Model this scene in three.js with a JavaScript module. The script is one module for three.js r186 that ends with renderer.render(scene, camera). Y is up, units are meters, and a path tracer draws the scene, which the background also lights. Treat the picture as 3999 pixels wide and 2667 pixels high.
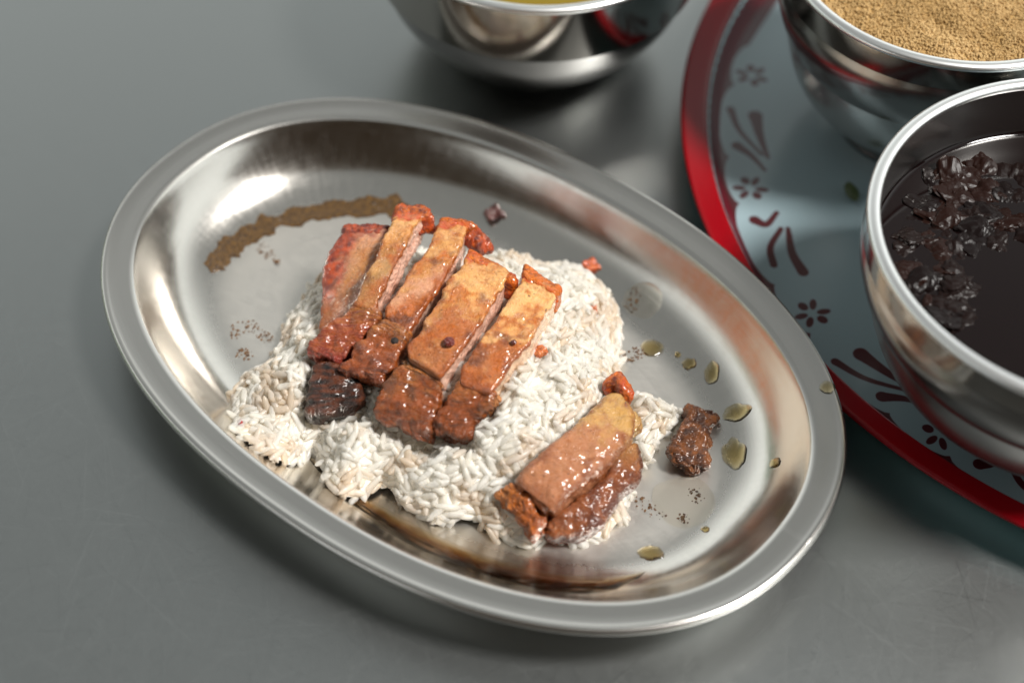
import * as THREE from 'three';
import { ImprovedNoise } from 'three/addons/math/ImprovedNoise.js';
import { RoundedBoxGeometry } from 'three/addons/geometries/RoundedBoxGeometry.js';
import { mergeGeometries } from 'three/addons/utils/BufferGeometryUtils.js';

// ------------------------------------------------------------------ camera
const scene = new THREE.Scene();
const camera = new THREE.PerspectiveCamera(22.628, 1024 / 682, 0.02, 60);
const EYE = new THREE.Vector3(0.0167, 0.43615, 0.3508), PITCH = 50.0592 * Math.PI / 180, ROLL = 0.03;
camera.position.copy(EYE);
camera.rotation.order = 'YXZ';
camera.rotation.set(-PITCH, 0, ROLL);
camera.focus = 0.535;
camera.userData.fStop = 4.6;
const clamp = (v, a = 0, b = 1) => Math.min(b, Math.max(a, v));
const sst = (a, b, x) => { const t = clamp((x - a) / (b - a)); return t * t * (3 - 2 * t); };
// ------------------------------------------------------------------ sky: an even pale overcast, lighter towards the horizon
{
  const w = 256, h = 128, d = new Float32Array(w * h * 4);
  for (let y = 0; y < h; y++) for (let x = 0; x < w; x++) {
    const el = ((y + 0.5) / h - 0.5) * Math.PI, s = Math.max(0, Math.sin(el));
    const k = el > 0 ? 0.22 + 0.86 * (1 - sst(0.42, 0.80, s)) : 0.13;
    const i = (y * w + x) * 4;
    d[i] = k * 0.95; d[i + 1] = k * 1.0; d[i + 2] = k * 0.985; d[i + 3] = 1;
  }
  const sky = new THREE.DataTexture(d, w, h, THREE.RGBAFormat, THREE.FloatType);
  sky.mapping = THREE.EquirectangularReflectionMapping;
  sky.magFilter = sky.minFilter = THREE.LinearFilter;
  sky.needsUpdate = true;
  scene.background = sky;
  scene.environment = sky;
}
// ------------------------------------------------------------------ sun: veiled and soft, high to the right of the table
const sun = new THREE.DirectionalLight(new THREE.Color(1.0, 0.975, 0.935), 4.6);
sun.position.set(1.9, 3.1, 0.45);
sun.castShadow = true;
sun.shadow.radius = 24;
sun.shadow.mapSize.set(2048, 2048);
Object.assign(sun.shadow.camera, { left: -0.6, right: 0.6, top: 0.6, bottom: -0.6, near: 0.5, far: 8 });
scene.add(sun, sun.target);
// ------------------------------------------------------------------ renderer
const renderer = new THREE.WebGLRenderer({ antialias: true });
renderer.setSize(1024, 682);
renderer.toneMapping = THREE.LinearToneMapping;
renderer.toneMappingExposure = 1.12;
renderer.shadowMap.enabled = true;

// ------------------------------------------------------------------ helpers
let seed = 12345;
const rnd = () => { seed = (Math.imul(seed, 1664525) + 1013904223) >>> 0; return seed / 4294967296; };
const rr = (a, b) => a + (b - a) * rnd();
const perlin = new ImprovedNoise();
const nz = (x, y, z) => perlin.noise(x, y, z);
function fbm(x, y, z, oct = 4) { let s = 0, a = 1; for (let i = 0; i < oct; i++) { s += a * nz(x, y, z); a *= 0.5; x = x * 2.03 + 17.1; y = y * 2.03 + 5.3; z = z * 2.03 + 9.7; } return s; }
const mixc = (a, b, t) => [a[0] + (b[0] - a[0]) * t, a[1] + (b[1] - a[1]) * t, a[2] + (b[2] - a[2]) * t];

const used = new Map();
function numbered(name) { const n = used.get(name) ?? 0; used.set(name, n + 1); return n ? name + '_' + String(n).padStart(3, '0') : name; }
function mesh(name, geometry, material, parent) {
  const m = new THREE.Mesh(geometry, material);
  m.name = parent ? name : numbered(name);
  m.castShadow = m.receiveShadow = true;
  (parent ?? scene).add(m);
  return m;
}
function tag(o, label, category, group, kind) { o.userData.label = label; if (category) o.userData.category = category; if (group) o.userData.group = group; if (kind) o.userData.kind = kind; return o; }
function thing(name, pos, label, category, group) { const g = new THREE.Group(); g.name = numbered(name); g.position.set(...pos); scene.add(g); return tag(g, label, category, group); }
// children given in world coordinates: shift the geometry into the thing's own frame
const local = (geo, g) => geo.translate(-g.position.x, -g.position.y, -g.position.z);

// the point at height h that the photograph (2351 wide) shows at a pixel
const FPX = 1567.33 / 2 / Math.tan(22.628 * Math.PI / 360), cP = Math.cos(PITCH), sP = Math.sin(PITCH), cR = Math.cos(ROLL), sR = Math.sin(ROLL);
function at(px, py, h) {
  const a = (px - 1175.5) / FPX, b = -(py - 783.95) / FPX, x = cR * a - sR * b, y = sR * a + cR * b;
  const dy = y * cP - sP, dz = -y * sP - cP, t = (h - EYE.y) / dy;
  return new THREE.Vector3(EYE.x + x * t, h, EYE.z + dz * t);
}
// source pixels of the three working crops -> 2351-wide pixels
const S = 2351 / 3999;
const z1 = (x, y) => [(1100 + x / 1.4258) * S, (700 + y / 1.4258) * S];
const z2 = (x, y) => [(1700 + x / 1.5683) * S, (1300 + y / 1.5683) * S];

// a grid of points (rows x columns) as a mesh; columns close on themselves unless told otherwise
function gridGeo(rows, { closed = true, uv, capEnd = false, capStart = false, flip = false } = {}) {
  const n = rows[0].length, pos = [], idx = [], uvs = [];
  rows.forEach((r, i) => r.forEach((p, j) => { pos.push(p[0], p[1], p[2]); const q = uv ? uv(p, i, j) : [j / n, i / rows.length]; uvs.push(q[0], q[1]); }));
  for (let i = 0; i + 1 < rows.length; i++) for (let j = 0; j < (closed ? n : n - 1); j++) {
    const a = i * n + j, b = i * n + (j + 1) % n, c = a + n, d = b + n;
    if (flip) idx.push(a, b, c, b, d, c); else idx.push(a, c, b, b, c, d);
  }
  const g = new THREE.BufferGeometry();
  g.setAttribute('position', new THREE.Float32BufferAttribute(pos, 3));
  g.setAttribute('uv', new THREE.Float32BufferAttribute(uvs, 2));
  g.setIndex(idx);
  g.computeVertexNormals();
  return g;
}
function noiseTexture(w, h, fn, srgb) {
  const d = new Uint8Array(w * h * 4);
  for (let y = 0; y < h; y++) for (let x = 0; x < w; x++) { const c = fn(x, y), i = (y * w + x) * 4; d[i] = c[0]; d[i + 1] = c[1]; d[i + 2] = c[2]; d[i + 3] = 255; }
  const t = new THREE.DataTexture(d, w, h, THREE.RGBAFormat);
  t.wrapS = t.wrapT = THREE.RepeatWrapping; t.magFilter = THREE.LinearFilter; t.needsUpdate = true;
  if (srgb) t.colorSpace = THREE.SRGBColorSpace;
  return t;
}
const v3 = (p) => [p.x, p.y, p.z];

// ------------------------------------------------------------------ setting: table, and unseen things added for its metal to mirror
const brushed = (() => {                                   // fine straight and crossing hairline scratches, tileable
  const n = 1024, c = document.createElement('canvas'); c.width = c.height = n;
  const x = c.getContext('2d'); x.fillStyle = 'rgb(128,128,128)'; x.fillRect(0, 0, n, n);
  for (let i = 0; i < 4200; i++) {
    const a = rr(-1.57, 1.57), l = rr(10, 150), px = rr(0, n), py = rr(0, n), g = rnd() < 0.5 ? 70 : 200;
    x.strokeStyle = `rgba(${g},${g},${g},${rr(0.03, 0.17)})`; x.lineWidth = rr(0.6, 1.5);
    for (const ox of [-n, 0, n]) for (const oy of [-n, 0, n]) { x.beginPath(); x.moveTo(px + ox, py + oy); x.lineTo(px + ox + l * Math.cos(a), py + oy + l * Math.sin(a)); x.stroke(); }
  }
  const t = new THREE.CanvasTexture(c); t.wrapS = t.wrapT = THREE.RepeatWrapping; return t;
})();
const tableMat = new THREE.MeshStandardMaterial({ color: new THREE.Color().setRGB(0.345, 0.358, 0.354), metalness: 1, roughness: 0.70, roughnessMap: brushed, bumpMap: brushed, bumpScale: 0.00008 });
{
  const g = new RoundedBoxGeometry(1.9, 0.036, 1.24, 3, 0.004).translate(0.1, -0.018, -0.1), p = g.attributes.position, uv = g.attributes.uv;
  for (let i = 0; i < p.count; i++) uv.setXY(i, p.getX(i) / 0.21, p.getZ(i) / 0.21);
  tag(mesh('table', g, tableMat), 'grey brushed stainless steel table top under the plate and bowls', 'table', null, 'structure');
}
{ // unseen timber roof, walls and leaf screen, added to darken and tint metal reflections
  const timber = new THREE.MeshStandardMaterial({ color: new THREE.Color().setRGB(0.20, 0.125, 0.07), roughness: 0.8 });
  const slabBox = (name, label, w, h, d, x, y, z) => { const m = mesh(name, new THREE.BoxGeometry(w, h, d), timber); m.position.set(x, y, z); tag(m, label, null, null, 'structure'); };
  slabBox('added_canopy', 'unseen brown timber roof, added to darken the reflection in the far plate wall', 5.2, 0.06, 3.0, 0, 1.5, 2.2);
  slabBox('added_back_wall', 'unseen brown timber wall behind the camera, added to darken the steel bowls', 5.2, 2.2, 0.08, 0, 0.35, 3.66);
  slabBox('added_side_wall', 'unseen low brown timber wall, added for its reflection in the right plate wall', 2.9, 1.3, 0.08, -1.15, -0.12, -2.1);
  const leaf = new THREE.PlaneGeometry(0.09, 0.05, 2, 1); { const q = leaf.attributes.position; for (let i = 0; i < q.count; i++) { q.setZ(i, -Math.abs(q.getX(i)) * 0.35); if (Math.abs(q.getX(i)) > 0.02) q.setY(i, q.getY(i) * 0.25); } leaf.computeVertexNormals(); }
  const n = 5200, im = new THREE.InstancedMesh(leaf, new THREE.MeshStandardMaterial({ color: 0xffffff, roughness: 0.6, side: THREE.DoubleSide }), n), M = new THREE.Matrix4(), q = new THREE.Quaternion(), e = new THREE.Euler();
  for (let i = 0; i < n; i++) { const z = rr(-3.0, 1.2), y = rr(-0.7, 1.25 + 0.22 * nz(z * 2, 3, 1)), x = -2.45 + rr(-0.3, 0.3) + 0.12 * nz(z * 3, y * 3, 4); M.compose(new THREE.Vector3(x, y, z), q.setFromEuler(e.set(rr(0, 6.3), rr(0, 6.3), rr(0, 6.3))), new THREE.Vector3(1, 1, 1).multiplyScalar(rr(0.7, 1.5))); im.setMatrixAt(i, M); im.setColorAt(i, new THREE.Color().setRGB(rr(0.05, 0.09), rr(0.11, 0.19), rr(0.03, 0.05))); }
  im.name = numbered('added_hedge'); im.castShadow = im.receiveShadow = true; scene.add(im);
  tag(im, 'unseen green leaves left of the table, added for reflections in plate and bowls', 'added_hedge', null, 'stuff');
}

// ------------------------------------------------------------------ oval plate
const A0 = 0.13, B0 = 0.08771, N0 = 2.2102, ANG = 0.64005, cA = Math.cos(ANG), sA = Math.sin(ANG), NT = 288;
const outline = [];
for (let i = 0; i < NT; i++) {
  const t = i / NT * Math.PI * 2, c = Math.cos(t), s = Math.sin(t), e = 2 / N0;
  outline.push([A0 * Math.sign(c) * Math.abs(c) ** e, B0 * Math.sign(s) * Math.abs(s) ** e]);
}
const onormal = outline.map((p) => { const a = N0 * Math.sign(p[0]) * Math.abs(p[0]) ** (N0 - 1) / A0 ** N0, b = N0 * Math.sign(p[1]) * Math.abs(p[1]) ** (N0 - 1) / B0 ** N0, l = Math.hypot(a, b); return [a / l, b / l]; });
const PROFILE = [[0.0018, 0.0196], [0.0006, 0.0195], [-0.0001, 0.0203], [0.0, 0.0212], [0.0005, 0.0219], [0.0013, 0.0221], [0.0022, 0.0219], [0.0032, 0.0216], [0.006, 0.0214], [0.0088, 0.0213], [0.0098, 0.0212], [0.0107, 0.0207], [0.0114, 0.0199], [0.0124, 0.0184], [0.0145, 0.0154], [0.017, 0.0122], [0.020, 0.0090], [0.0235, 0.0062], [0.0275, 0.0041], [0.0315, 0.0028], [0.0345, 0.0022], [0.037, 0.0020]];
const FLOOR = 0.0020;
const ringPoint = (i, d) => { const o = outline[i], n = onormal[i], x = o[0] - n[0] * d, z = o[1] - n[1] * d; return [x * cA - z * sA, x * sA + z * cA]; };
const profileY = (d) => { for (let i = 6; i + 1 < PROFILE.length; i++) if (d <= PROFILE[i + 1][0]) { const t = clamp((d - PROFILE[i][0]) / (PROFILE[i + 1][0] - PROFILE[i][0])); return PROFILE[i][1] + (PROFILE[i + 1][1] - PROFILE[i][1]) * t; } return FLOOR; };
function insetOf(x, z) { const u = x * cA + z * sA, v = -x * sA + z * cA; let best = 1e9, bi = 0; for (let i = 0; i < NT; i++) { const d = Math.hypot(u - outline[i][0], v - outline[i][1]); if (d < best) { best = d; bi = i; } } const o = outline[bi], n = onormal[bi]; return (o[0] - u) * n[0] + (o[1] - v) * n[1]; }
const plateY = (x, z) => profileY(insetOf(x, z));
function onSurface(px, py, Y) { let h = 0.01; for (let k = 0; k < 14; k++) { const p = at(px, py, h); h += (Y(p.x, p.z) - h) * 0.6; } return at(px, py, h); }

const steelBump = noiseTexture(512, 512, (x, y) => { const v = 128 + 40 * nz(x * 0.02, y * 0.6, 3) + 34 * nz(x * 0.05, y * 1.7, 8); return [v, v, v]; });
const steel = (c, r, bump = 0) => new THREE.MeshStandardMaterial({ color: new THREE.Color().setRGB(...c), metalness: 1, roughness: r, ...(bump ? { bumpMap: steelBump, bumpScale: bump } : {}) });
const rimSteel = steel([0.66, 0.635, 0.60], 0.24, 0.00004), wellSteel = steel([0.70, 0.665, 0.615], 0.2, 0.00002);
const plate = thing('oval_plate', [0, 0, 0], 'large oval stainless steel plate of rice and roast pork on the table', 'plate');
{
  const rowsOf = (a, b, dy = 0) => PROFILE.slice(a, b).map(([d, y]) => outline.map((_, i) => { const [x, z] = ringPoint(i, d); return [x, y + dy, z]; }));
  const uv = (p, i, j) => [j / NT * 4, insetOf(p[0], p[2]) * 20];
  mesh('rim', gridGeo(rowsOf(0, 12), { uv }), rimSteel, plate);
  const well = rowsOf(11, PROFILE.length);
  const last = well[well.length - 1], floor = [last];
  for (const k of [0.93, 0.86, 0.85, 0.6, 0.3, 0.02]) floor.push(last.map(([x, , z]) => [x * k, FLOOR + (k < 0.855 ? -0.00035 : 0), z * k]));
  // one pressed sheet: bright wall, floor scuffed dull by spoons
  const scuff = noiseTexture(256, 256, (x, y) => { const k = clamp(0.70 * (0.46 + 0.54 * sst(88, 150, y)) * 255 + 10 * nz(x * 0.05, y * 0.4, 2) + 12 * nz(x * 0.3, y * 0.04, 5) + rr(-8, 8), 0, 255); return [k, k, k]; });
  scuff.wrapT = THREE.ClampToEdgeWrapping;
  const sheet = new THREE.MeshStandardMaterial({ color: wellSteel.color, metalness: 1, roughness: 0.62, roughnessMap: scuff, bumpMap: steelBump, bumpScale: 0.00002 });
  const body = [...well, ...floor.slice(1)];
  mesh('well', gridGeo(body, { uv: (p, i, j) => [j / NT * 4, i < well.length ? 0.5 * i / (well.length - 1) : 0.5 + 0.49 * (i - well.length + 1) / (floor.length - 1)] }), sheet, plate);
  const under = rowsOf(11, PROFILE.length, -0.0008); under.push(last.map(([x, , z]) => [x * 0.02, FLOOR - 0.0008, z * 0.02]));
  mesh('underside', gridGeo([rowsOf(0, 1)[0], ...under], { uv, flip: true }), rimSteel, plate);
}

// ------------------------------------------------------------------ lathe bowls
function lathe(profile, seg = 160) {
  const g = new THREE.LatheGeometry(profile.map(([r, y]) => new THREE.Vector2(r, y)), seg);
  return g;
}
const smoothProfile = (pts, n) => new THREE.CatmullRomCurve3(pts.map(([r, y]) => new THREE.Vector3(r, y, 0)), false, 'centripetal').getPoints(n).map((p) => [Math.max(p.x, 0.0001), p.y]);
function bowl(pos, label, { R, H, foot, outer, innerDepth }) {
  const b = thing('metal_bowl', pos, label, 'bowl');
  const polish = steel([0.40, 0.38, 0.35], 0.12, 0.00001), satin = steel([0.36, 0.345, 0.33], 0.2, 0.00002);
  mesh('body', lathe([[0.0001, 0.002], [foot - 0.003, 0.0015], [foot - 0.002, 0.0], [foot, 0.0], [foot + 0.0005, 0.002], ...smoothProfile(outer, 50)]), satin, b);
  mesh('band', lathe([[outer[outer.length - 1][0] - 0.0002, outer[outer.length - 1][1]], [R + 0.0002, outer[outer.length - 1][1] + 0.0005], [R + 0.0001, H - 0.0015]]), polish, b);
  const lip = []; for (let i = 0; i <= 12; i++) { const a = i / 12 * Math.PI; lip.push([R - 0.0012 + 0.0021 * Math.cos(a), H - 0.0013 + 0.0014 * Math.sin(a)]); }
  mesh('lip', lathe([[R, H - 0.0026], [R + 0.0006, H - 0.0022], ...lip, [R - 0.0030, H - 0.0024]]), steel([0.92, 0.915, 0.90], 0.32), b);
  mesh('inside', lathe(smoothProfile([[R - 0.0024, H - 0.0022], [R - 0.0030, H - 0.012], [R - 0.0045, H * 0.6], [R * 0.78, H * 0.28], [R * 0.5, H * 0.12], [0.0002, H * 0.09]], 40)), steel([0.6, 0.585, 0.565], 0.24, 0.00001), b);
  return b;
}

// round soup bowl at the top
const soupBowlPos = [0.0215, 0, -0.1720];
bowl(soupBowlPos, 'round steel bowl of olive soup standing on the bare table at the top', { R: 0.0610, H: 0.062, foot: 0.030, outer: [[0.0305, 0.002], [0.038, 0.0060], [0.0475, 0.0140], [0.0550, 0.0250], [0.0585, 0.0340], [0.0597, 0.0380]] });
{
  const s = mesh('soup', lathe([[0.0576, 0.0006], [0.0565, 0.0], [0.03, 0.0], [0.0001, 0]], 96), new THREE.MeshPhysicalMaterial({ color: new THREE.Color().setRGB(0.19, 0.13, 0.008), roughness: 0.14, specularIntensity: 0.5 }));
  s.position.set(soupBowlPos[0], 0.0535, soupBowlPos[2]);
  tag(s, 'olive yellow soup filling the steel bowl at the top', 'soup');
}

// ------------------------------------------------------------------ enamel tray
const TC = [0.2714, -0.1030], BED = 0.0045;
const tray = thing('enamel_tray', [TC[0], 0, TC[1]], 'round white enamel tray with red rim and printed red flowers', 'tray');
{
  const red = new THREE.MeshPhysicalMaterial({ color: new THREE.Color().setRGB(0.23, 0.0012, 0.005), roughness: 0.26, specularIntensity: 0.45 });
  const wine = new THREE.MeshPhysicalMaterial({ color: new THREE.Color().setRGB(0.09, 0.004, 0.010), roughness: 0.35, specularIntensity: 0.3 });
  const teal = new THREE.MeshPhysicalMaterial({ color: new THREE.Color().setRGB(0.36, 0.66, 0.69), roughness: 0.3, clearcoat: 0.7, clearcoatRoughness: 0.1 });
  const tr = (pts) => pts.map(([r, y]) => [r + 0.0023, y * 0.7534]);
  mesh('rim', lathe(tr([[0.1920, 0.0190], [0.1932, 0.0193], [0.1938, 0.0202], [0.1939, 0.0212], [0.1934, 0.0219], [0.1926, 0.0220], [0.1915, 0.0216], [0.1880, 0.0205], [0.1855, 0.0198], [0.1846, 0.0192], [0.1841, 0.0182]]), 240), red, tray);
  mesh('wall', lathe(tr([[0.1841, 0.0182], [0.1828, 0.0145], [0.1812, 0.0105], [0.1800, 0.0082], [0.1785, 0.0068]]), 240), wine, tray);
  mesh('underside', lathe([[0.0001, 0.003], [0.150, 0.003], [0.152, 0.0002], [0.154, 0.0002], [0.156, 0.003], [0.1800, 0.0035], [0.1830, 0.0060], [0.1858, 0.0125], [0.1872, 0.0140], [0.1943, 0.0143]], 200), teal, tray);
  // printed bed
  const n = 2048, RB = 0.1822, c = document.createElement('canvas'); c.width = c.height = n;
  const x = c.getContext('2d'), K = n / (2 * RB), P = (r, deg) => [n / 2 + r * Math.cos(deg * Math.PI / 180) * K, n / 2 + r * Math.sin(deg * Math.PI / 180) * K];
  const WINE = '#42060f', PALE = '#8b9ea4', STEP = 20.45;
  x.fillStyle = WINE; x.fillRect(0, 0, n, n);
  x.fillStyle = PALE; x.beginPath();
  const lobes = [];
  for (let k = 0; k < 18; k++) { const f = -165.4 - STEP * k; lobes.push([f + 5.35, f - 2.4], [f - 2.4, f - 15.35]); }
  lobes.slice(0, 34).forEach(([a, b], j) => { for (let i = 0; i <= 24; i++) { const t = i / 24, r = 0.1772 + (j % 2 ? 0.0042 : 0.0030) * Math.pow(Math.sin(Math.PI * t), 0.55); const q = P(r, a + (b - a) * t); if (j || i) x.lineTo(...q); else x.moveTo(...q); } });
  x.closePath(); x.fill();
  x.fillStyle = WINE; x.strokeStyle = WINE; x.lineCap = 'round'; x.lineJoin = 'round';
  const stroke = (pts, w0, w1) => {           // a tapering brush stroke through polar points
    const cv = new THREE.CatmullRomCurve3(pts.map(([r, d]) => { const q = P(r + 0.0025, d); return new THREE.Vector3(q[0], q[1], 0); })), N = 50;
    for (let i = 0; i <= N; i++) { const p = cv.getPoint(i / N), w = 1.5 * (w0 + (w1 - w0) * Math.pow(i / N, 0.7)) * K; x.beginPath(); x.arc(p.x, p.y, w, 0, 7); x.fill(); }
  };
  for (let k = 0; k < 17; k++) {
    const f = -165.4 - STEP * k;
    if (17 * STEP - STEP * k < 4) continue;
    const [cx, cy] = P(0.1718, f), turn = (f + 8) * Math.PI / 180;
    for (let j = 0; j < 6; j++) {
      const a = turn + (j + (j % 2 ? 0.08 : -0.05)) * Math.PI / 3, l = j % 3 === 1 ? 0.0019 : 0.0024;
      x.save(); x.translate(cx + Math.cos(a) * 0.0041 * K, cy + Math.sin(a) * 0.0041 * K); x.rotate(a); x.beginPath(); x.ellipse(0, 0, l * K, (j % 3 === 1 ? 0.0016 : 0.0012) * K, 0, 0, 7); x.fill(); x.restore();
    }
    if (k % 2 === 0) {
      stroke([[0.1747, f - 6.9], [0.1712, f - 10.2], [0.1631, f - 14.6]], 0.00105, 0.00045);
      stroke([[0.1653, f - 7.5], [0.1634, f - 11.1], [0.161, f - 15.1]], 0.0018, 0.0005);
      stroke([[0.1719, f - 13.2], [0.167, f - 14.8], [0.1627, f - 17.4]], 0.0014, 0.0004);
    } else {
      stroke([[0.1712, f - 5.2], [0.168, f - 6.1], [0.1625, f - 4.4]], 0.00135, 0.0006);
      stroke([[0.1632, f - 7.1], [0.1698, f - 9.8], [0.1716, f - 12.4]], 0.0006, 0.0009);
      stroke([[0.1607, f - 7.2], [0.1633, f - 11.3], [0.1632, f - 14.4]], 0.0005, 0.0013);
    }
  }
  const map = new THREE.CanvasTexture(c); map.colorSpace = THREE.SRGBColorSpace;
  const rows = [0.1809, 0.1788, 0.174, 0.155, 0.12, 0.07, 0.001].map((r) => Array.from({ length: 200 }, (_, i) => { const a = i / 200 * Math.PI * 2; return [r * Math.cos(a), BED + (r > 0.180 ? 0.0006 : r > 0.177 ? 0.0002 : 0), r * Math.sin(a)]; }));
  const bed = gridGeo(rows, { uv: (p) => [0.5 + p[0] / (2 * RB), 0.5 - p[2] / (2 * RB)] });
  mesh('bed', bed, new THREE.MeshPhysicalMaterial({ map, roughness: 0.3, clearcoat: 0.35, clearcoatRoughness: 0.1 }), tray);
}

// dark sauce bowl and the bowl of yellow powder, both standing on the tray
const sauceBowlPos = [0.1878, BED, 0.0042], powderBowlPos = [0.1625, BED, -0.1241];
bowl(sauceBowlPos, 'steel bowl of dark chilli sauce on the front of the enamel tray', { R: 0.0676, H: 0.0752, foot: 0.0295, outer: [[0.0298, 0.002], [0.0315, 0.0065], [0.038, 0.0145], [0.047, 0.0255], [0.0555, 0.0355], [0.0632, 0.0455], [0.0672, 0.0555], [0.0679, 0.0605], [0.0675, 0.0645]] });
bowl(powderBowlPos, 'steel bowl of fine yellow brown crumbs at the back of the tray', { R: 0.0571, H: 0.0757, foot: 0.0275, outer: [[0.0278, 0.002], [0.030, 0.0065], [0.035, 0.0145], [0.0415, 0.0255], [0.0480, 0.0355], [0.0535, 0.0455], [0.0568, 0.0555], [0.0573, 0.0605], [0.0569, 0.0645]] });

// ------------------------------------------------------------------ organic slabs: meat, crumbs, flakes
// pairs: [Lx, Ly, Rx, Ry, hL, hR] in crop pixels; the top face runs between L and R and the body hangs T below it
const prints = [];   // where the meat rests on the rice
function slab(px, pairs, { T = 0.009, narrow = 0, round = 0.0010, step = 0.00031, color, disp, lean = [0, 0], endRound, tEnds, footprint } = {}) {
  const L = pairs.map(([a, b, , , h]) => at(...px(a, b), h)), R = pairs.map(([, , a, b, h, h2], i) => at(...px(a, b), h2 ?? h).lerp(L[i], narrow));
  const cl = new THREE.CatmullRomCurve3(L, false, 'centripetal'), cr = new THREE.CatmullRomCurve3(R, false, 'centripetal');
  const len = (cl.getLength() + cr.getLength()) / 2, m = Math.max(10, Math.round(len / step));
  const Lp = [], Rp = []; for (let i = 0; i <= m; i++) { Lp.push(cl.getPoint(i / m)); Rp.push(cr.getPoint(i / m)); }
  const W = Lp.map((l, i) => l.distanceTo(Rp[i])), wAvg = W.reduce((a, b) => a + b) / W.length;
  const n = Math.max(24, Math.round(2 * (wAvg + T) / step));
  // rounded rectangle, walked by arc length: returns (x in -W/2..W/2, y in 0..-T)
  const section = (W, T, inset) => {
    const w = Math.max(W / 2 - inset, 1e-5), t = Math.max(T / 2 - inset, 1e-5), r = Math.min(round, w * 0.9, t * 0.9), pts = [];
    const segs = [2 * (w - r), Math.PI / 2 * r, 2 * (t - r), Math.PI / 2 * r, 2 * (w - r), Math.PI / 2 * r, 2 * (t - r), Math.PI / 2 * r], tot = segs.reduce((a, b) => a + b);
    for (let j = 0; j < n; j++) {
      let s = ((j / n + 0.62) % 1) * tot, k = 0; while (s > segs[k]) s -= segs[k++];
      const a = s / Math.max(r, 1e-9);
      if (k === 0) pts.push([-w + r + s, t]); else if (k === 1) pts.push([w - r + r * Math.sin(a), t - r + r * Math.cos(a)]);
      else if (k === 2) pts.push([w, t - r - s]); else if (k === 3) pts.push([w - r + r * Math.cos(a), -t + r - r * Math.sin(a)]);
      else if (k === 4) pts.push([w - r - s, -t]); else if (k === 5) pts.push([-w + r - r * Math.sin(a), -t + r - r * Math.cos(a)]);
      else if (k === 6) pts.push([-w, -t + r + s]); else pts.push([-w + r - r * Math.cos(a), t - r + r * Math.sin(a)]);
    }
    return pts;
  };
  if (footprint) prints.push({ P: [...Lp.filter((_, i) => i % 6 === 0 || i === m), ...Rp.filter((_, i) => i % 6 === 0 || i === m).reverse()].map((p) => [p.x, p.z]), low: Math.min(...L.map((p, i) => Math.min(p.y, R[i].y))), y: (x, z) => { let b = 1e9, h = 0; for (let i = 0; i <= m; i += 4) { const cx = (Lp[i].x + Rp[i].x) / 2, cz = (Lp[i].z + Rp[i].z) / 2, d = (cx - x) ** 2 + (cz - z) ** 2; if (d < b) { b = d; h = (Lp[i].y + Rp[i].y) / 2; } } return h - T; } });
  const rows = [], meta = [];
  const er = endRound ?? round;
  const row = (i, inset, along) => {
    const l = Lp[i], r = Rp[i], mid = l.clone().add(r).multiplyScalar(0.5), ax = r.clone().sub(l).normalize();
    const dir = (i < m ? Lp[i + 1].clone().add(Rp[i + 1]) : Lp[i].clone().add(Rp[i])).sub(i > 0 ? Lp[i - 1].clone().add(Rp[i - 1]) : Lp[i].clone().add(Rp[i])).normalize();
    const up = new THREE.Vector3().crossVectors(dir, ax).normalize(); if (up.y < 0) up.negate();
    up.lerp(new THREE.Vector3(0, 1, 0), 0.5).normalize();
    const t = i / m, TT = tEnds ? T * (tEnds[0] + (tEnds[1] - tEnds[0]) * t) : T;
    const c = mid.clone().addScaledVector(up, -TT / 2).addScaledVector(dir, along);
    const sec = section(W[i], TT, inset);
    rows.push(sec.map(([x, y]) => { const p = c.clone().addScaledVector(ax, x).addScaledVector(up, y); p.x += lean[0] * (TT / 2 - y); p.z += lean[1] * (TT / 2 - y); return v3(p); }));
    meta.push(sec.map(([x, y]) => [t, x / (W[i] / 2), (TT / 2 - y) / TT]));
  };
  const E = 5, capR = 9, half = Math.min(wAvg, T) / 2;
  for (let k = 0; k < capR; k++) row(0, half * (1 - k / capR) * 0.995 + er * (k / capR), 0);
  for (let k = 0; k < E; k++) { const a = k / E * Math.PI / 2; row(0, er * (1 - Math.sin(a)), er * (1 - Math.cos(a)) * 1); }
  const i0 = Math.ceil(er / len * m), i1 = m - i0;
  for (let i = Math.max(1, i0); i <= Math.min(m - 1, i1); i++) row(i, 0, 0);
  for (let k = E - 1; k >= 0; k--) { const a = k / E * Math.PI / 2; row(m, er * (1 - Math.sin(a)), -er * (1 - Math.cos(a))); }
  for (let k = capR - 1; k >= 0; k--) row(m, half * (1 - k / capR) * 0.995 + er * (k / capR), 0);
  const g = gridGeo(rows, { uv: (p, i, j) => [j * step, i * step] }), pos = g.attributes.position, nor = g.attributes.normal;
  // make normals point outward
  { const c = new THREE.Vector3(); for (let i = 0; i < pos.count; i++) c.add(new THREE.Vector3().fromBufferAttribute(pos, i)); c.divideScalar(pos.count); let s = 0; for (let i = 0; i < pos.count; i += 7) s += (pos.getX(i) - c.x) * nor.getX(i) + (pos.getY(i) - c.y) * nor.getY(i) + (pos.getZ(i) - c.z) * nor.getZ(i); if (s < 0) { const ix = g.index.array; for (let i = 0; i < ix.length; i += 3) { const q = ix[i]; ix[i] = ix[i + 1]; ix[i + 1] = q; } g.computeVertexNormals(); } }
  const flat = meta.flat(), col = new Float32Array(pos.count * 3), out = new Float32Array(pos.count * 3);
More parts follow.
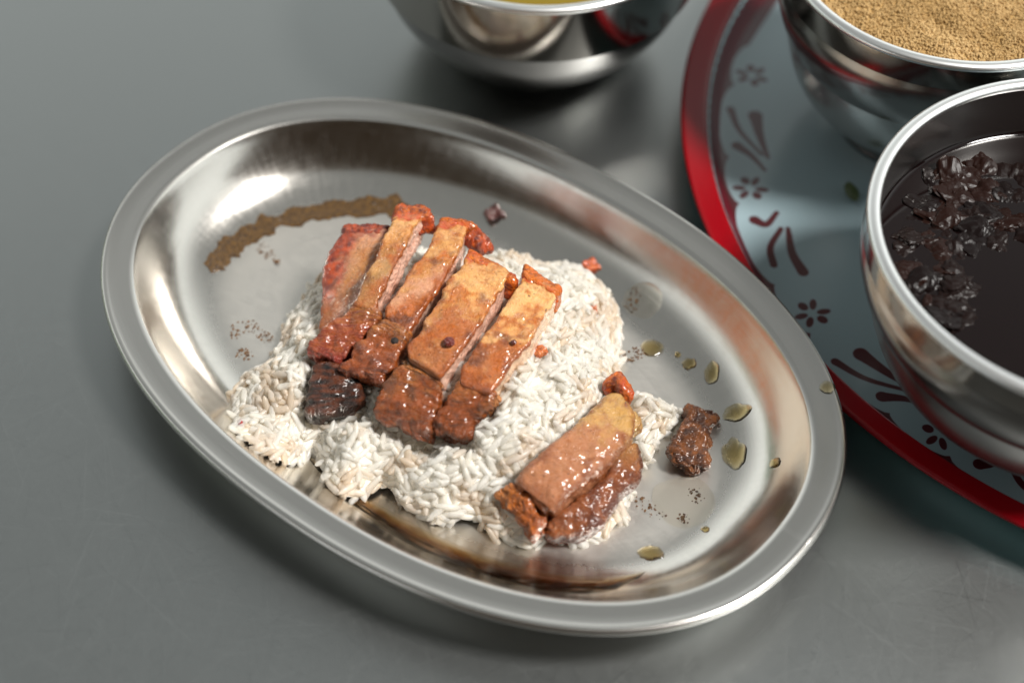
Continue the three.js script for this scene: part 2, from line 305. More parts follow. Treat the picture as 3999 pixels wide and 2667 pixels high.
  for (let i = 0; i < pos.count; i++) {
    const p = [pos.getX(i) * 1000, pos.getY(i) * 1000, pos.getZ(i) * 1000], [t, a, b] = flat[i], no = [nor.getX(i), nor.getY(i), nor.getZ(i)];
    const d = disp(p, t, a, b, no) * 0.001, c = color(p, t, a, b, no);
    for (let k = 0; k < 3; k++) { out[i * 3 + k] = p[k] / 1000 + no[k] * d; col[i * 3 + k] = Math.max(0.004, c[k]); }
  }
  pos.array.set(out); pos.needsUpdate = true;
  g.setAttribute('color', new THREE.BufferAttribute(col, 3));
  g.computeVertexNormals();
  return g;
}
const tileNoise = (fx, fy, z) => (x, y) => { const a = x / 512 * 6.2832, b = y / 512 * 6.2832; return perlin.noise(Math.cos(a) * fx + 9.3, Math.sin(a) * fx + Math.cos(b) * fy * 0.83, Math.sin(b) * fy + z); };
const repeated = (t, metres) => { t.repeat.set(1 / metres, 1 / metres); return t; };
const pit1 = tileNoise(3, 3, 1), pit2 = tileNoise(7, 7.5, 4), pit3 = tileNoise(15, 16, 8), fib1 = tileNoise(2.2, 9, 3), fib2 = tileNoise(3.5, 17, 6);
// wet roasted fat: fine blisters and pits; torn lean: strands lying across the slice
const glossBump = repeated(noiseTexture(512, 512, (x, y) => { const v = 128 + 62 * pit1(x, y) + 58 * pit2(x, y) + 46 * pit3(x, y); return [v, v, v]; }), 0.011);
const strandBump = repeated(noiseTexture(512, 512, (x, y) => { const v = 128 + 70 * fib1(x, y) + 60 * fib2(x, y) + 26 * pit3(x, y); return [v, v, v]; }), 0.009);
const wetness = repeated(noiseTexture(512, 512, (x, y) => { const v = clamp(150 + 150 * pit1(y, x) + 60 * pit2(y, x), 60, 255); return [v, v, v]; }), 0.026);
const meatMat = new THREE.MeshPhysicalMaterial({ vertexColors: true, roughness: 0.5, roughnessMap: wetness, bumpMap: glossBump, bumpScale: 0.00035, clearcoat: 0.8, clearcoatRoughness: 0.12 });
const crustMat = new THREE.MeshPhysicalMaterial({ vertexColors: true, roughness: 0.5, roughnessMap: wetness, bumpMap: strandBump, bumpScale: 0.0005, clearcoat: 0.75, clearcoatRoughness: 0.15 });
const dryMat = new THREE.MeshPhysicalMaterial({ vertexColors: true, roughness: 0.62, roughnessMap: wetness, bumpMap: strandBump, bumpScale: 0.0006, clearcoat: 0.55, clearcoatRoughness: 0.2 });

const FAT = [0.54, 0.23, 0.055], CREAM = [0.74, 0.42, 0.17], AMBER = [0.46, 0.108, 0.006], ROAST = [0.30, 0.066, 0.009], BROWN = [0.13, 0.030, 0.007], CHAR = [0.016, 0.008, 0.006], SKIN = [0.52, 0.070, 0.008], SKINDARK = [0.14, 0.013, 0.005], PINK = [0.84, 0.54, 0.41], ROSE = [0.33, 0.045, 0.030];
// surface relief in millimetres
const softDisp = (amp, off) => (p, t, a, b) => { const wet = 0.35 + 0.65 * sst(0.0, 0.25, nz(p[0] / 8 + off, p[1] / 8, p[2] / 8 + 3) + 0.25 * (0.5 - t)); const edge = sst(0.7, 1, Math.abs(a)) * (0.32 * nz(p[0] / 2.6 + off, p[1] / 4, p[2] / 2.6) + 0.16 * nz(p[0] / 1.1, p[1] / 1.6 + off, p[2] / 1.1)); return amp * (edge + 0.34 * fbm(p[0] / 9 + off, p[1] / 9, p[2] / 9, 2) + wet * (0.20 * nz(p[0] / 1.7, p[1] / 1.7 + off, p[2] / 1.7) + 0.15 * nz(p[0] / 0.9, p[1] / 0.9, p[2] / 0.9 + off) + (b < 0.1 ? 0.22 * Math.max(0, nz(p[0] / 2.3 + 4, p[1], p[2] / 2.3 + off)) : 0)) + 0.07 * nz(p[0] / 0.6, p[1] / 0.6 + off, p[2] / 0.6)); };
const roughDisp = (amp, off) => (p) => { const q = fbm(p[0] / 4.2 + off, p[1] / 4.2, p[2] / 4.2, 4); return amp * (0.9 * q + 0.5 * (0.5 - Math.abs(nz(p[0] / 2.1 + 3, p[1] / 1.2, p[2] / 1.4 + off))) + 0.2 * nz(p[0] / 0.7, p[1] / 0.7, p[2] / 0.7)); };
// torn lean meat: ridges that run across the slice
const fibreDisp = (amp, off) => (p, t, a, b) => { const rag = 0.9 * nz(p[0] / 3.6 + off, p[1] / 5, p[2] / 3.6) + 0.45 * nz(p[0] / 1.6, p[1] / 3 + off, p[2] / 1.6), w = t * 34 + 1.6 * nz(p[0] / 3, p[1] / 3, p[2] / 3 + off); return amp * (rag * sst(0.55, 1, Math.max(Math.abs(a), t)) + 0.85 * fbm(p[0] / 5 + off, p[1] / 5, p[2] / 5, 3) + 0.5 * (0.5 - Math.abs(nz(w, a * 1.2 + off, b * 1.5))) + 0.13 * nz(p[0] / 0.6, p[1] / 0.6, p[2] / 0.6)); };
const specks = (p, c, off) => { const s = nz(p[0] / 0.75 + off, p[1] / 0.75, p[2] / 0.75 + 31); return s > 0.56 ? mixc(c, [0.10, 0.03, 0.012], sst(0.56, 0.7, s)) : c; };
function stopsAt(stops, t) { for (let i = 0; i + 1 < stops.length; i++) if (t <= stops[i + 1][0]) return mixc(stops[i][1], stops[i + 1][1], clamp((t - stops[i][0]) / (stops[i + 1][0] - stops[i][0]))); return stops[stops.length - 1][1]; }
function sliceColor(off, { stops = [[0, FAT], [1, AMBER]], face = PINK, leftSkin = 0 } = {}) {
  return (p, t, a, b, n) => {
    const f = fbm(p[0] / 7 + off, p[1] / 7, p[2] / 7 + off, 4), g = nz(p[0] / 2.2 + off, p[1] / 2.2, p[2] / 2.2), h = nz(p[0] / 0.9, p[1] / 0.9 + off, p[2] / 0.9);
    // along the slice: skin side, fat, a poured glaze, roasted lean; patchy where the glaze has run or pooled
    let c = stopsAt(stops, clamp(t + 0.2 * f + 0.07 * g + 0.06 * a));
    c = mixc(c, AMBER, clamp(0.9 * f + 0.35 * g - 0.12)); c = mixc(c, CREAM, clamp(-0.75 * f + 0.3 * g - 0.2) * 0.8);
    c = mixc(c, [c[0] * 0.66, c[1] * 0.52, c[2] * 0.4], clamp(0.55 * h + 0.12 + 0.3 * Math.max(0, nz(p[0] / 3 + off, p[1] / 3, t * 40))));
    c = mixc(c, ROAST, 0.75 * sst(0.72, 1.0, Math.abs(a) + 0.35 * f + 0.12 * g) * sst(0.15, 0.5, t)); c = mixc(c, BROWN, clamp(1.6 * (nz(p[0] / 4.2 + off * 2, p[1] / 4.2, p[2] / 4.2) - 0.34 + 0.2 * t)));
    const side = sst(0.10, 0.24, b) * (Math.abs(a) > 0.9 ? 1 : 0.5);
    let s = mixc(face, [face[0] * 0.86, face[1] * 0.72, face[2] * 0.66], clamp(0.35 + 0.8 * f));
    c = mixc(c, s, side);
    if (leftSkin) { const e = leftSkin * sst(0.15, -0.55, a + 0.35 * f + (t - 0.4) * 0.5) * (1 - sst(0.6, 0.95, t)); c = mixc(c, mixc(SKIN, SKINDARK, clamp(0.5 + 0.9 * g)), clamp(e)); }
    return specks(p, c, off);
  };
}
const TAN = [0.54, 0.215, 0.048], PALE = [0.76, 0.385, 0.125], GLAZE = [0.47, 0.115, 0.004], ORANGE = [0.46, 0.108, 0.006], LEAN = [0.43, 0.132, 0.030], ROSY = [0.66, 0.31, 0.17];
const skinColor = (off, dark = 0.4) => (p, t, a, b) => { const f = fbm(p[0] / 4 + off, p[1] / 4, p[2] / 4, 4), g = nz(p[0] / 1.3, p[1] / 1.3 + off, p[2] / 1.3); let c = mixc(SKIN, [0.70, 0.165, 0.006], clamp(0.75 + f - 1.2 * dark)); c = mixc(c, SKINDARK, clamp(dark + 0.9 * f + 0.7 * g)); c = mixc(c, CHAR, clamp((g - 0.35) * 1.5) * dark); return c; };
const burntColor = (off, { base = ROAST, alt = BROWN, char = 0.25, side = PINK, sideAmt = 0.6 } = {}) => (p, t, a, b) => {
  const f = fbm(p[0] / 5 + off, p[1] / 5, p[2] / 5, 4), g = nz(t * 18 + off, a * 2, b * 2 + p[1] / 3);
  let c = mixc(base, [0.44, 0.155, 0.034], clamp(0.75 + 0.8 * f - 1.3 * t) * (base === BROWN ? 0 : 1)); c = mixc(c, alt, clamp(0.22 + 0.6 * g + 0.5 * f + 0.8 * (t - 0.5))); c = mixc(c, CHAR, clamp(char + 0.9 * (g - 0.2) + 0.5 * f) * char * 2);
  c = mixc(c, side, sideAmt * sst(0.15, 0.4, b) * (a > 0.9 ? 1 : 0) * (1 - sst(0.5, 0.9, t)));
  return specks(p, c, off);
};

const G = 'five slices of roast pork laid side by side on the rice';
function pork(label, pieces, group = G) {
  const p0 = at(...pieces[0].px(pieces[0].pairs[0][0], pieces[0].pairs[0][1]), 0.028);
  const t = thing('pork_slice', v3(p0), label, 'pork slice', group);
  for (const q of pieces) mesh(q.name, local(slab(q.px, q.pairs, { ...q, footprint: true }), t), q.mat ?? meatMat, t);
  return t;
}
pork('leftmost pork slice, lying lowest, with charred red skin edge and dark burnt front end', [
  { name: 'meat', px: z1, T: 0.009, round: 0.002, pairs: [[350, 262, 610, 262, 0.030, 0.033], [275, 360, 560, 370, 0.028, 0.033], [222, 480, 520, 480, 0.026, 0.032], [216, 600, 470, 600, 0.024, 0.031], [210, 720, 430, 700, 0.023, 0.030], [185, 850, 380, 800, 0.021, 0.028]], color: sliceColor(3.1, { stops: [[0, ROSE], [0.12, ROSY], [0.45, TAN], [0.75, LEAN], [1, ROAST]], leftSkin: 1 }), disp: softDisp(1.0, 3.1) },
  { name: 'skin', px: z1, T: 0.007, round: 0.002, mat: crustMat, pairs: [[335, 240, 610, 240, 0.029, 0.032], [318, 300, 560, 300, 0.030, 0.0335]], color: skinColor(1.2, 0.6), disp: roughDisp(1.0, 1.2) },
  { name: 'burnt_end', px: z1, T: 0.011, round: 0.003, mat: dryMat, pairs: [[175, 985, 360, 1010, 0.0245], [150, 1080, 430, 1110, 0.0235], [128, 1220, 455, 1200, 0.021], [122, 1335, 430, 1290, 0.017]], color: burntColor(9.7, { base: BROWN, alt: [0.045, 0.016, 0.012], char: 0.6, sideAmt: 0 }), disp: fibreDisp(0.85, 2.2) },
]);
pork('second pork slice from the left, narrow and glistening, with red torn front end', [
  { name: 'meat', px: z1, T: 0.0125, narrow: 0.07, pairs: [[622, 185, 800, 185, 0.0375], [610, 245, 748, 260, 0.0385], [556, 335, 702, 345, 0.039], [526, 430, 655, 445, 0.0385], [456, 535, 598, 560, 0.038], [430, 625, 552, 650, 0.0365], [396, 700, 540, 740, 0.0345]], color: sliceColor(7.7, { stops: [[0, SKIN], [0.1, PALE], [0.35, TAN], [0.6, [0.38, 0.19, 0.055]], [1, LEAN]] }), disp: softDisp(1.7, 7.7) },
  { name: 'skin', px: z1, T: 0.0085, round: 0.002, mat: crustMat, pairs: [[622, 138, 815, 130, 0.036], [612, 215, 858, 205, 0.0378]], color: skinColor(5.2, 0.25), disp: roughDisp(1.0, 5.2) },
  { name: 'torn_end', px: z1, T: 0.011, round: 0.0018, mat: crustMat, pairs: [[412, 672, 560, 712, 0.0345], [385, 722, 552, 760, 0.0336], [290, 778, 520, 805, 0.032], [200, 850, 440, 880, 0.030], [142, 915, 378, 950, 0.028], [165, 985, 330, 1005, 0.026]], color: burntColor(2.4, { base: [0.34, 0.075, 0.018], alt: ROSE, char: 0.2, side: ROSE, sideAmt: 0.9 }), disp: fibreDisp(1.2, 5.5) },
]);
pork('middle pork slice with a broad red skin flap at its back and amber glaze', [
  { name: 'meat', px: z1, T: 0.0125, narrow: 0.07, pairs: [[878, 222, 1040, 262, 0.0375], [850, 305, 1015, 335, 0.038], [792, 410, 985, 425, 0.038], [720, 495, 945, 505, 0.0375], [640, 620, 880, 620, 0.0365], [585, 695, 820, 700, 0.035], [568, 780, 715, 860, 0.033]], color: sliceColor(11.3, { stops: [[0, SKIN], [0.08, [0.55, 0.2, 0.03]], [0.16, PALE], [0.3, TAN], [0.38, GLAZE], [0.5, TAN], [0.68, ROSY], [0.85, ORANGE], [1, BROWN]] }), disp: softDisp(1.4, 11.3) },
  { name: 'skin', px: z1, T: 0.008, round: 0.002, mat: crustMat, pairs: [[880, 198, 1015, 205, 0.0365], [872, 255, 1110, 265, 0.0375, 0.0365]], color: skinColor(8.8, 0.1), disp: roughDisp(0.9, 8.8) },
  { name: 'skin_flap', px: z1, T: 0.006, round: 0.002, mat: crustMat, pairs: [[1000, 300, 1090, 245, 0.0355], [1040, 345, 1150, 310, 0.0345], [1085, 395, 1195, 372, 0.033]], color: skinColor(4.1, 0.45), disp: roughDisp(1.0, 4.1) },
  { name: 'torn_end', px: z1, T: 0.011, round: 0.0018, mat: crustMat, pairs: [[575, 755, 730, 835, 0.0335], [545, 800, 705, 878, 0.0328], [465, 865, 690, 935, 0.0315], [392, 950, 640, 1020, 0.030], [322, 1042, 580, 1085, 0.0275], [312, 1080, 560, 1145, 0.025]], color: burntColor(6.6, { base: ROAST, alt: [0.26, 0.06, 0.025], char: 0.3, sideAmt: 0.85 }), disp: fibreDisp(1.3, 6.6) },
]);
pork('fourth, widest pork slice of the row, with a dark red chilli bead on top', [
  { name: 'meat', px: z1, T: 0.0100, narrow: 0.07, pairs: [[1035, 400, 1290, 515, 0.0385], [1000, 480, 1268, 560, 0.039], [938, 535, 1228, 635, 0.039], [880, 660, 1165, 740, 0.0385], [802, 765, 1108, 840, 0.0375], [770, 850, 1055, 905, 0.0365], [700, 915, 985, 1000, 0.0352], [698, 990, 900, 1110, 0.0335]], color: sliceColor(15.9, { stops: [[0, SKIN], [0.07, [0.55, 0.2, 0.03]], [0.14, PALE], [0.27, PALE], [0.36, GLAZE], [0.46, TAN], [0.56, LEAN], [0.72, ORANGE], [0.85, LEAN], [1, LEAN]] }), disp: softDisp(1.45, 15.9) },
  { name: 'skin', px: z1, T: 0.009, round: 0.0016, mat: crustMat, pairs: [[1045, 368, 1328, 540, 0.0375], [1018, 432, 1302, 572, 0.039]], color: skinColor(2.9, 0.08), disp: roughDisp(0.7, 2.9) },
  { name: 'torn_fat', px: z1, T: 0.006, round: 0.0015, mat: crustMat, pairs: [[670, 990, 880, 1100, 0.031], [665, 1030, 880, 1135, 0.0295]], color: burntColor(12.6, { base: [0.24, 0.11, 0.03], alt: [0.16, 0.07, 0.02], char: 0.15, sideAmt: 0 }), disp: roughDisp(1.2, 3.3) },
  { name: 'burnt_end', px: z1, T: 0.0115, round: 0.002, mat: crustMat, pairs: [[676, 1005, 892, 1112, 0.0318], [640, 1055, 886, 1148, 0.0302], [590, 1115, 888, 1205, 0.0285], [528, 1222, 852, 1300, 0.0265], [516, 1320, 832, 1392, 0.0225], [650, 1405, 812, 1480, 0.0185]], color: burntColor(4.9, { base: ROAST, alt: BROWN, char: 0.22, sideAmt: 0.7 }), disp: fibreDisp(1.1, 8.1) },
]);
pork('rightmost pork slice of the row, with orange skin at back and cream cut side', [
  { name: 'meat', px: z1, T: 0.0100, narrow: 0.07, pairs: [[1342, 490, 1555, 625, 0.0365], [1332, 565, 1530, 685, 0.037], [1250, 685, 1478, 760, 0.0375], [1190, 790, 1432, 845, 0.0372], [1122, 880, 1388, 930, 0.0365], [1052, 970, 1305, 1020, 0.035], [1002, 1060, 1242, 1110, 0.0335], [990, 1140, 1172, 1205, 0.0318]], color: sliceColor(21.4, { face: [0.86, 0.63, 0.44], stops: [[0, SKIN], [0.08, [0.6, 0.25, 0.04]], [0.14, [0.80, 0.46, 0.17]], [0.26, PALE], [0.36, GLAZE], [0.46, PALE], [0.55, ORANGE], [0.72, LEAN], [0.88, ORANGE], [1, ROAST]] }), disp: softDisp(1.35, 21.4) },
  { name: 'skin', px: z1, T: 0.009, round: 0.0014, mat: crustMat, pairs: [[1352, 458, 1572, 603, 0.0355], [1338, 525, 1538, 645, 0.0375]], color: skinColor(13.3, -0.1), disp: roughDisp(0.7, 13.3) },
  { name: 'burnt_end', px: z1, T: 0.0105, round: 0.002, mat: crustMat, pairs: [[1000, 1092, 1215, 1168, 0.0322], [968, 1145, 1182, 1218, 0.0308], [905, 1235, 1165, 1275, 0.0285], [846, 1335, 1100, 1335, 0.025], [835, 1400, 1035, 1450, 0.0215]], color: burntColor(17.2, { base: ROAST, alt: BROWN, char: 0.25, side: [0.55, 0.25, 0.1], sideAmt: 0.5 }), disp: fibreDisp(1.1, 17.2) },
]);
// the separate chop at the lower right: two pieces side by side
pork('thick pale pork piece lying apart on the lower right of the rice', [
  { name: 'meat', px: z2, T: 0.012, round: 0.0034, pairs: [[1045, 330, 1170, 350, 0.0235], [960, 440, 1235, 520, 0.025, 0.0235], [872, 520, 1175, 640, 0.026, 0.024], [742, 622, 1085, 742, 0.026, 0.024], [622, 722, 990, 845, 0.0255, 0.0235], [522, 832, 880, 935, 0.0245, 0.0225], [494, 890, 765, 1050, 0.023, 0.0205], [560, 985, 695, 1120, 0.021, 0.0185]], color: (() => { const base = sliceColor(27.2, { face: [0.46, 0.24, 0.16] }); return (p, t, a, b, n) => { const c = base(p, t, a, b, n); const f = fbm(p[0] / 6, p[1] / 6, p[2] / 6, 4), g = nz(p[0] / 1.6, p[1] / 1.6, p[2] / 1.6); return specks(p, mixc(mixc(c, mixc([0.54, 0.30, 0.08], [0.42, 0.165, 0.072], sst(0.18, 0.36, t + 0.12 * f)), 0.8), [0.25, 0.07, 0.018], clamp(0.7 * f + 0.45 * g + 0.30 * sst(0.6, 1, t) + 0.55 * sst(0.55, 1, Math.abs(a) + 0.4 * f))), 5); }; })(), disp: (() => { const a1 = softDisp(0.9, 27.2); return (p, t, a, b, n) => a1(p, t, a, b, n) + 0.5 * nz(p[0] / 3.4, p[1] / 3.4, p[2] / 3.4 + 6) - 0.22 * 0.5 * sst(0.25, 0.6, nz(p[0] / 1.3 + 9, p[1] / 1.3, p[2] / 1.3)); })() },
  { name: 'skin', px: z2, T: 0.008, round: 0.002, mat: crustMat, pairs: [[1035, 262, 1030, 320, 0.0215], [1125, 232, 1100, 305, 0.0225], [1205, 320, 1130, 345, 0.022], [1218, 405, 1150, 400, 0.020]], color: skinColor(7.1, 0.2), disp: roughDisp(0.9, 7.1) },
  { name: 'fat_lump', px: z2, T: 0.008, round: 0.003, mat: meatMat, pairs: [[1160, 440, 1235, 450, 0.021], [1160, 520, 1268, 520, 0.0205], [1140, 610, 1225, 595, 0.0195]], color: (p) => mixc([0.50, 0.29, 0.09], [0.36, 0.13, 0.03], clamp(0.4 + fbm(p[0] / 3, p[1] / 3, p[2] / 3))), disp: roughDisp(1.1, 9.1) },
  { name: 'burnt_end', px: z2, T: 0.009, round: 0.002, mat: crustMat, pairs: [[342, 978, 482, 905, 0.016, 0.0205], [442, 1062, 560, 965, 0.0155, 0.0195], [532, 1162, 625, 1085, 0.0145, 0.0175], [602, 1262, 695, 1140, 0.0125, 0.016]], color: burntColor(31.1, { base: AMBER, alt: [0.30, 0.07, 0.018], char: 0.22, sideAmt: 0 }), disp: roughDisp(1.2, 31.1) },
], 'pork pieces on the lower right of the rice');
pork('dark brown pork piece tucked against the right side of the thick pale piece', [
  { name: 'meat', px: z2, T: 0.010, round: 0.003, mat: crustMat, pairs: [[1120, 690, 1262, 640, 0.0175, 0.014], [1100, 760, 1278, 760, 0.0175, 0.013], [1055, 850, 1262, 890, 0.017, 0.013], [962, 935, 1165, 965, 0.0165, 0.0135], [860, 1015, 1085, 1085, 0.016, 0.013], [762, 1085, 1005, 1185, 0.015, 0.0115], [692, 1145, 905, 1245, 0.0135, 0.010], [645, 1210, 745, 1278, 0.0115, 0.009]], color: (p, t, a, b) => { const f = fbm(p[0] / 5, p[1] / 5, p[2] / 5, 4); let c = mixc([0.34, 0.095, 0.022], [0.17, 0.040, 0.010], clamp(0.5 + f)); c = mixc(c, [0.42, 0.2, 0.06], sst(0.3, 0, t) * 0.8); c = mixc(c, [0.10, 0.025, 0.012], sst(0.3, 0.9, a + 0.5 * f) * 0.85); return specks(p, c, 2); }, disp: roughDisp(0.75, 33.3) },
], 'pork pieces on the lower right of the rice');

// ------------------------------------------------------------------ rice
const poly = (pts, h) => pts.map(([x, y]) => { const p = at(x, y, h); return [p.x, p.z]; });
function signedInside(P, x, z) { let inside = false, d = 1e9; for (let i = 0, j = P.length - 1; i < P.length; j = i++) { const [x1, y1] = P[i], [x2, y2] = P[j]; if ((y1 > z) !== (y2 > z) && x < (x2 - x1) * (z - y1) / (y2 - y1) + x1) inside = !inside; const dx = x2 - x1, dy = y2 - y1, t = clamp(((x - x1) * dx + (z - y1) * dy) / (dx * dx + dy * dy)); d = Math.min(d, Math.hypot(x - x1 - t * dx, z - y1 - t * dy)); } return inside ? d : -d; }
const mainPoly = [
  ...poly([[700, 1085], [715, 1050], [735, 1085], [735, 1120], [775, 1160], [815, 1165], [880, 1130], [925, 1170], [990, 1210], [1090, 1208], [1130, 1240], [1205, 1262], [1270, 1240], [1310, 1262], [1390, 1235], [1440, 1195]], 0.003),
  ...poly([[1455, 1100], [1470, 1000], [1435, 860], [1430, 790], [1432, 700]], 0.008),
  ...poly([[1400, 615], [1330, 560], [1250, 555], [1180, 530], [1000, 528], [890, 522], [780, 535], [725, 585], [680, 640], [640, 715], [622, 760]], 0.014),
  ...poly([[600, 830], [550, 850], [528, 910], [535, 960], [535, 1040], [590, 1090], [650, 1095]], 0.005)];
const hillTop = (x, z) => { const p = [x * 1000, z * 1000]; return 1 + 0.22 * nz(p[0] / 16, 2, p[1] / 16) + 0.16 * nz(p[0] / 7, 6, p[1] / 7); };
const CENTRE = at(1030, 800, 0.026), SLOT = [at(700, 1100, 0.003), at(735, 990, 0.012)];
function riceRaw(x, z) {
  const d = signedInside(mainPoly, x, z); if (d <= 0) return plateY(x, z);
  const r = Math.hypot(x - CENTRE.x, (z - CENTRE.z) * 1.1), dome = 0.0275 * (1 - 0.62 * sst(0.018, 0.075, r));
  let h = dome * hillTop(x, z) * (1 - Math.exp(-d / 0.0075));
  const sx = SLOT[1].x - SLOT[0].x, sz = SLOT[1].z - SLOT[0].z, t = clamp(((x - SLOT[0].x) * sx + (z - SLOT[0].z) * sz) / (sx * sx + sz * sz)), ds = Math.hypot(x - SLOT[0].x - t * sx, z - SLOT[0].z - t * sz);
  h *= 1 - 0.75 * Math.exp(-((ds / 0.0032) ** 2)) * (1 - 0.6 * t);
  const base = plateY(x, z); let y = base + h;
  for (const f of prints) { const e = signedInside(f.P, x, z); if (e > -0.006) y = Math.min(y, f.y(x, z) + 0.0012 + Math.max(0, -e) * 1.5); }
  return Math.max(base, y);
}
const GN = 300, GX0 = -0.13, GZ0 = -0.10, GS = 0.24 / GN, riceGrid = new Float32Array((GN + 1) * (GN + 1));
for (let j = 0; j <= GN; j++) for (let i = 0; i <= GN; i++) riceGrid[j * (GN + 1) + i] = riceRaw(GX0 + i * GS, GZ0 + j * GS);
function riceY(x, z) { const u = clamp((x - GX0) / GS, 0, GN - 0.001), v = clamp((z - GZ0) / GS, 0, GN - 0.001), i = Math.floor(u), j = Math.floor(v), a = u - i, b = v - j, k = j * (GN + 1) + i; return (riceGrid[k] * (1 - a) + riceGrid[k + 1] * a) * (1 - b) + (riceGrid[k + GN + 1] * (1 - a) + riceGrid[k + GN + 2] * a) * b; }
const clumpPoly = poly([[1440, 905], [1480, 900], [1530, 925], [1570, 935], [1555, 975], [1520, 1005], [1500, 1060], [1470, 1075], [1440, 1020]], 0.005);
const clumpY = (x, z) => { const d = signedInside(clumpPoly, x, z); return d <= 0 ? plateY(x, z) : plateY(x, z) + 0.0105 * (1 - Math.exp(-d / 0.004)); };

function grainGeometry(L, W, bend, cut) {
  const rows = [], n = 9, m = 11;
  for (let i = 0; i <= m; i++) {
    let t = -1 + 2 * i / m; const r0 = Math.pow(Math.max(0.0, 1 - Math.pow(Math.abs(t), cut && t > 0 ? 7 : 2.6)), 0.55) * W / 2, row = [];
    for (let j = 0; j < n; j++) { const a = j / n * 2 * Math.PI, r = Math.max(r0, 1e-5) * (1 + 0.17 * nz(i * 0.7 + bend * 1e4, Math.cos(a) * 1.3, Math.sin(a) * 1.3 + L * 999)); row.push([t * L / 2, Math.cos(a) * r * 0.9 + bend * (1 - t * t), Math.sin(a) * r * 1.06]); }
    rows.push(row);
  }
  return gridGeo(rows, { flip: true });
}
const grainShapes = [[8.0, 2.1, 0.3, 0], [7.3, 2.25, -0.25, 1], [6.6, 2.2, 0.1, 1], [8.7, 2.05, 0.45, 0], [5.6, 2.3, 0.05, 1], [4.2, 2.25, 0.0, 1], [7.7, 1.95, -0.5, 0]].map(([l, w, b, c]) => grainGeometry(l / 1000, w / 1000, b / 1000, c));
const riceMat = (c) => new THREE.MeshPhysicalMaterial({ color: new THREE.Color().setRGB(...c), roughness: 0.45, transmission: 0.62, thickness: 0, clearcoat: 0.45, clearcoatRoughness: 0.16, specularIntensity: 0.6 });
const riceTints = [[0.94, 0.925, 0.89], [0.92, 0.895, 0.84], [0.93, 0.91, 0.865], [0.90, 0.835, 0.75], [0.86, 0.77, 0.65]];
const riceMats = riceTints.map(riceMat), looseMat = riceMat([1, 1, 1]);
function tintOf(p) {                                        // where dripping and sauce have soaked in
  const s = fbm(p.x * 1000 / 14 + 3, p.y * 1000 / 9, p.z * 1000 / 14, 3) + rr(-0.25, 0.25);
  return s > 0.50 ? 4 : s > 0.27 ? 3 : s > 0.06 ? 1 : rnd() < 0.5 ? 0 : 2;
}
function scatter(P, Y, count, spacing) {
  const xs = P.map((p) => p[0]), zs = P.map((p) => p[1]), x0 = Math.min(...xs), x1 = Math.max(...xs), z0 = Math.min(...zs), z1_ = Math.max(...zs), out = [], cell = new Map(), key = (x, y, z) => `${Math.floor(x / spacing)},${Math.floor(y / spacing)},${Math.floor(z / spacing)}`;
  for (let tries = 0; tries < count * 40 && out.length < count; tries++) {
    const x = rr(x0, x1), z = rr(z0, z1_), d = signedInside(P, x, z); if (d < 0.0012) continue;
    const e = 0.0006, gx = (Y(x + e, z) - Y(x - e, z)) / (2 * e), gz = (Y(x, z + e) - Y(x, z - e)) / (2 * e), steep = Math.sqrt(1 + gx * gx + gz * gz);
    if (rnd() > Math.min(steep, 4) / 4) continue;
    const n = new THREE.Vector3(-gx, 1, -gz).normalize(), top = Y(x, z), p = new THREE.Vector3(x, top - rr(-0.0003, 0.0014), z);
    let ok = true; const cx = Math.floor(p.x / spacing), cy = Math.floor(p.y / spacing), cz = Math.floor(p.z / spacing);
    for (let i = -1; i <= 1 && ok; i++) for (let j = -1; j <= 1 && ok; j++) for (let k = -1; k <= 1 && ok; k++) for (const q of cell.get(`${cx + i},${cy + j},${cz + k}`) ?? []) if (q.distanceTo(p) < spacing) { ok = false; break; }
    if (!ok) continue;
    const kk = key(p.x, p.y, p.z); if (!cell.has(kk)) cell.set(kk, []); cell.get(kk).push(p);
    const a = rr(0, Math.PI * 2), tilt = rr(-1, 1) * (rnd() < 0.22 ? 0.95 : 0.34), t = new THREE.Vector3(Math.cos(a), 0, Math.sin(a)); t.addScaledVector(n, -t.dot(n)).normalize(); t.multiplyScalar(Math.cos(tilt)).addScaledVector(n, Math.sin(tilt)).normalize();
    const side = new THREE.Vector3().crossVectors(t, n).normalize(), up = new THREE.Vector3().crossVectors(side, t);
    const M = new THREE.Matrix4().makeBasis(t, up, side).setPosition(p);
    const s = rr(0.86, 1.1); M.scale(new THREE.Vector3(s, s, s));
    out.push({ p, n, M, tint: tintOf(p), shape: Math.floor(rnd() * grainShapes.length) });
  }
  return out;
}
